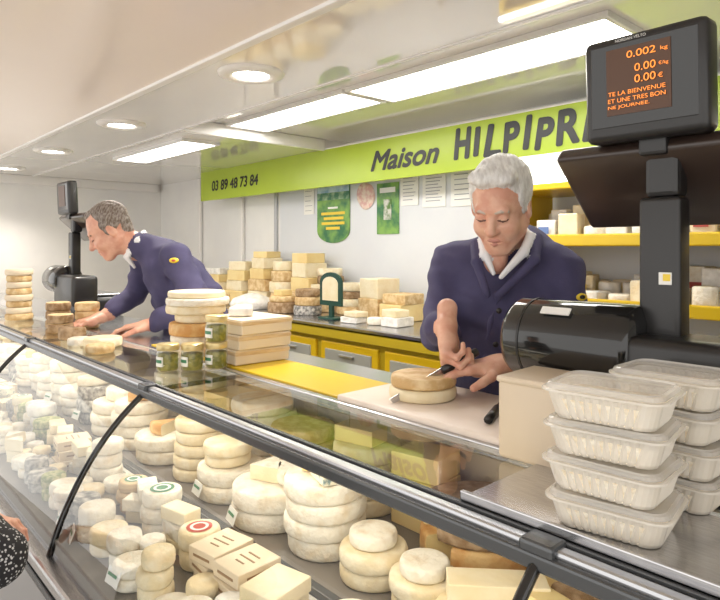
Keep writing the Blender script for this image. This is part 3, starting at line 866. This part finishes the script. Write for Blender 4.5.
s.cone((-.205,-.17,1.385),(-.202,-.262,1.400),.032,.026,.004,1)
s.cone((.0,-.235,1.305),(-.075,-.278,1.306),.036,.028,.004,1)
s.cone((-.01,-.01,1.60),(-.03,-.075,1.66),.056,.054,.004,1)
s.ell((-.040,-.085,1.575),(.035,.032,.05),.004,1)
s.chain([(-.070,-.065,1.622),(-.075,-.110,1.585),(-.055,-.128,1.53)],[.012,.012,.007],.005,2)
s.chain([(.060,-.075,1.635),(.030,-.122,1.590),(-.038,-.140,1.520)],[.012,.014,.007],.005,2)
s.chain([(-.070,-.065,1.622),(-.06,.02,1.655),(.0,.045,1.66),(.055,.0,1.655),(.060,-.075,1.635)],[.012]*5,.005,2)
s.chain([(-.092,-.05,1.612),(-.098,-.108,1.562),(-.072,-.130,1.47)],[.014,.013,.009],.008,0)
s.chain([(.084,-.060,1.630),(.058,-.122,1.565),(-.045,-.140,1.470),(-.075,-.137,1.35),(-.08,-.14,1.15)],[.016,.015,.010,.006,.006],.008,0)
for sx in(-1,1):
    s.chain([(.02+sx*.085,.08,.95),(.02+sx*.095,.07,.60),(.02+sx*.10,.10,.29)],[.095,.062,.045],.03,3)
    s.ell((.02+sx*.105,.045,.235),(.045,.12,.04),.01,4)
def disp1(P):
    z=P[:,2]; near=np.sqrt(((P-np.array([-.01,-.10,1.59]))**2).sum(1))
    return folds(P,.0062)*np.clip((z-.9)/.1,0,1)*(1-np.clip((z-1.60)/.03,0,1))*np.clip((near-.09)/.07,0,1)
sdf_obj('body',s,.0048,[jacket,skin,shirt,trous,shoe],m1,None,disp1,1)
def headxf(c,f,roll=0.,up0=(0,0,1),scl=1.):
    f=Vector(f).normalized(); x=f.cross(Vector(up0)).normalized(); u=x.cross(f)
    m=Matrix((x,f,u)).transposed().to_4x4()
    return Matrix.Translation(Vector(c))@m@Matrix.Rotation(roll,4,'Y')@Matrix.Scale(scl,4)
head(m1,headxf((-.032,-.115,1.711),(-.46,-.76,-.50),-.05,scl=.98),hair_w,brow_w,skin,'full')
hand(m1,'right_hand',(-.202,-.262,1.402),(-.10,-.50,-.86),(.85,-.25,-.1),-1,(62,75,45),[(.9,.6,.3),(.9,.1,.6),(.7,-.1,.8)],skin)
hand(m1,'left_hand',(-.075,-.282,1.310),(-.97,-.18,-.10),(0,-.12,-1),1,[(6,16,12),(8,20,16),(12,24,18),(18,28,20)],[(.7,.7,.25),(.9,.35,.3),(.95,.1,.35)],skin)
mb=MB()
for (a,b,z) in ((-.045,-.150,1.43),(-.055,-.156,1.34),(.05,-.142,1.42),(.045,-.152,1.33)):
    mb.lathe([(1e-4,.003),(.007,.003),(.008,0)],(0,0,0),black_pl,14,xf=Matrix.Translation((a,b,z))@Matrix.Rotation(PI/2,4,'X'))
bx=Matrix.Translation((.190,-.113,1.465))@Matrix.Rotation(.35,4,'Z')@Matrix.Rotation(PI/2,4,'X')@Matrix.Scale(.6,4,(0,1,0))
mb.lathe([(1e-4,.006),(.017,.005),(.018,-.010)],(0,0,0),label_y,18,xf=bx)
mb.lathe([(1e-4,.0075),(.009,.0075),(.010,0)],(0,0,0),black_ink,18,xf=bx)
mb.build('buttons_and_badge',m1)

mb=MB()
g=Vector((-.178,-.305,1.322)); kd=Vector((-.80,-.30,-.36)).normalized()
mb.tube([g-kd*.055,g-kd*.03,g+kd*.03,g+kd*.05],[.010,.012,.011,.010],black_pl,10)
side=kd.cross(Vector((0,0,1))).normalized(); dn=side.cross(kd).normalized()*-1
if dn.z>0: dn=-dn
b0=g+kd*.05; th=side*.0012
pts=[b0-dn*.008,b0+kd*.15-dn*.002,b0+kd*.145+dn*.012,b0+dn*.020]
mb.prism([p-th for p in pts],th*2,steel)
mb.build('knife',m1)

mb=MB()
mb.wheel(-1.000,1.120,1.2375,.082,.028,ch['pale'],ch['pale'])
mb.wheel(-1.002,1.124,1.2660,.080,.026,ch['tan'],ch['tan'],ch['pale'])
mb.build('cut_cheese_wheel')
mb=MB(); mb.tube([(-.79,1.13,1.247),(-.75,1.04,1.247)],.009,black_pl,10); mb.box((-.815,1.19,1.2385),(.03,.12,.002),steel,0,.4); mb.build('counter_knife')

# ---------- left-hand man, leaning over the counter
m2=empty('cheesemonger_man.001',(-2.75,1.29,0),FIG)
s=SDF()
yw=Matrix.Rotation(math.radians(-48),3,'Z')
s.ell((.18,.15,1.00),(.17,.125,.16),.05,0,yw)
s.cone((.17,.13,1.06),(.10,.06,1.30),.135,.145,.06,0)
s.ell((.06,.03,1.38),(.17,.135,.16),.06,0,yw)
s.cone((.10,.05,1.30),(-.01,-.01,1.50),.135,.115,.06,0)
s.cone((-.14,.095,1.565),(.055,-.11,1.565),.060,.060,.05,0)
s.cone((-.03,-.0,1.56),(-.13,-.03,1.610),.085,.066,.03,0)
s.cone((.06,-.125,1.55),(.165,-.17,1.395),.066,.058,.03,0)
s.cone((.165,-.17,1.395),(.03,-.215,1.285),.058,.045,.03,0)
s.cone((-.165,.11,1.555),(-.205,.13,1.385),.062,.052,.03,0)
s.cone((-.205,.13,1.385),(-.285,.03,1.300),.052,.043,.03,0)
s.cone((.04,-.21,1.292),(.015,-.216,1.277),.048,.047,.006,0)
s.cone((.03,-.215,1.285),(-.025,-.222,1.262),.034,.028,.004,1)
s.cone((-.285,.03,1.300),(-.325,-.02,1.268),.033,.027,.004,1)
s.cone((-.09,-.02,1.60),(-.20,-.035,1.638),.057,.054,.004,1)
s.chain([(-.155,-.075,1.60),(-.185,-.06,1.56),(-.16,-.03,1.51)],[.012,.014,.008],.006,2)
s.chain([(-.155,-.075,1.60),(-.125,-.085,1.635),(-.115,-.03,1.672),(-.13,.03,1.64),(-.17,.03,1.58)],[.012]*5,.006,2)
for sx in(-1,1):
    s.chain([(.18+sx*.06,.15-sx*.06,.95),(.19+sx*.065,.16-sx*.065,.60),(.20+sx*.07,.18-sx*.07,.29)],[.095,.062,.045],.03,3)
    s.ell((.17+sx*.07,.15-sx*.07,.235),(.09,.07,.04),.01,4)
def disp2(P):
    z=P[:,2]; near=np.sqrt(((P-np.array([-.15,-.02,1.60]))**2).sum(1))
    return folds(P,.0065)*np.clip((z-.9)/.1,0,1)*(1-np.clip((z-1.60)/.03,0,1))*np.clip((near-.09)/.06,0,1)
sdf_obj('body',s,.0062,[jacket,skin2,shirt,trous,shoe],m2,None,disp2,1)
head(m2,headxf((-.265,-.052,1.676),(-.80,-.30,-.56),.0,scl=1.0),hair_d,brow_d,skin2,'short')
hand(m2,'left_hand',(-.025,-.222,1.264),(-.95,-.10,-.12),(0,-.1,-1),1,(14,22,16),[(.7,.7,.25),(.9,.35,.3),(.95,.1,.35)],skin2)
hand(m2,'right_hand',(-.325,-.02,1.270),(-.62,-.70,-.15),(-.1,-.1,-1),-1,(14,22,16),[(.7,.7,.25),(.9,.35,.3),(.95,.1,.35)],skin2)
mb=MB()
bx=Matrix.Translation((.075,-.192,1.545))@Matrix.Rotation(PI/2,4,'X')@Matrix.Scale(.6,4,(0,1,0))
mb.lathe([(1e-4,.006),(.020,.005),(.021,-.006)],(0,0,0),label_y,18,xf=bx)
mb.lathe([(1e-4,.0075),(.009,.0075),(.010,0)],(0,0,0),label_r,18,xf=bx)
mb.build('badge',m2)

# ---------- customer at the front left (only her sleeve reaches into the picture)
m3=empty('customer_woman')
patt=bpy.data.materials.new('patterned_coat'); patt.use_nodes=True
nt=patt.node_tree; vo=nt.nodes.new('ShaderNodeTexVoronoi'); vo.inputs['Scale'].default_value=150
tc=nt.nodes.new('ShaderNodeTexCoord'); rp=nt.nodes.new('ShaderNodeValToRGB')
rp.color_ramp.elements[0].color=(.55,.55,.56,1); rp.color_ramp.elements[0].position=.26
rp.color_ramp.elements[1].color=(.012,.012,.015,1); rp.color_ramp.elements[1].position=.36
nt.links.new(tc.outputs['Object'],vo.inputs['Vector']); nt.links.new(vo.outputs['Distance'],rp.inputs['Fac']); nt.links.new(rp.outputs['Color'],nt.nodes['Principled BSDF'].inputs['Base Color'])
nt.nodes['Principled BSDF'].inputs['Roughness'].default_value=.8
s=SDF(); cx=-1.58; cy=.09
s.ell((cx,cy,.88),(.17,.13,.17),.05,0); s.ell((cx,cy,1.08),(.15,.12,.2),.06,0); s.ell((cx,cy,1.24),(.16,.10,.12),.05,0)
s.cone((cx-.14,cy,1.30),(cx+.14,cy,1.30),.05,.05,.05,0)
s.cone((cx+.155,cy,1.285),(-1.245,.250,1.045),.056,.046,.03,0); s.cone((-1.245,.250,1.045),(-1.46,.23,1.02),.046,.036,.03,0)
s.cone((cx-.16,cy,1.29),(cx-.20,cy-.02,1.03),.055,.045,.03,0); s.cone((cx-.20,cy-.02,1.03),(cx-.14,cy+.16,.95),.045,.035,.03,0)
s.cone((cx,cy,1.33),(cx,cy+.02,1.42),.045,.045,.02,1)
for sx in(-1,1):
    s.chain([(cx+sx*.08,cy,.82),(cx+sx*.09,cy,.46),(cx+sx*.09,cy-.02,.09)],[.09,.058,.04],.03,2)
    s.ell((cx+sx*.09,cy+.02,.04),(.04,.11,.038),.01,3)
def disp3(P): return folds(P,.005)*np.clip((P[:,2]-.8)/.1,0,1)*(1-np.clip((P[:,2]-1.31)/.03,0,1))
sdf_obj('body',s,.009,[patt,skin,trous,shoe],m3,None,disp3,1)
head(m3,headxf((cx,cy+.04,1.475),(.15,.9,-.3),0,scl=.95),hair_d,brow_d,skin,'full')
hand(m3,'right_hand',(-1.475,.230,1.02),(-.97,.05,.0),(0,-1,-.1),1,(25,35,25),[(.7,.7,.25),(.9,.35,.3),(.95,.1,.35)],skin)
hand(m3,'left_hand',(cx-.135,cy+.17,.948),(.1,.9,-.1),(.3,0,-1),1,(20,30,20),[(.7,.7,.25),(.9,.35,.3),(.95,.1,.35)],skin)

# ---------------------------------------------------------------- light
w=bpy.data.worlds.new('world'); sc.world=w; w.use_nodes=True
bg=w.node_tree.nodes['Background']; bg.inputs['Color'].default_value=(1,.97,.93,1); bg.inputs['Strength'].default_value=1.5
for i,x in enumerate((-1.98,-3.25,-4.45,-5.65)):
    l=bpy.data.lights.new('downlight_beam','SPOT'); l.energy=42; l.spot_size=2.2; l.spot_blend=.8; l.color=(1,.92,.82); l.shadow_soft_size=.06
    o=bpy.data.objects.new('downlight_beam',l); sc.collection.objects.link(o); o.location=(x,1.25,ZC-.03)

# ---------------------------------------------------------------- camera
cam=bpy.data.cameras.new('camera'); co=bpy.data.objects.new('camera',cam); sc.collection.objects.link(co)
cam.sensor_width=36; cam.lens=611/720*36; cam.shift_y=-52/720; cam.clip_start=.02
co.location=(0,0,1.6); co.rotation_euler=(PI/2,0,FIG)
sc.camera=co
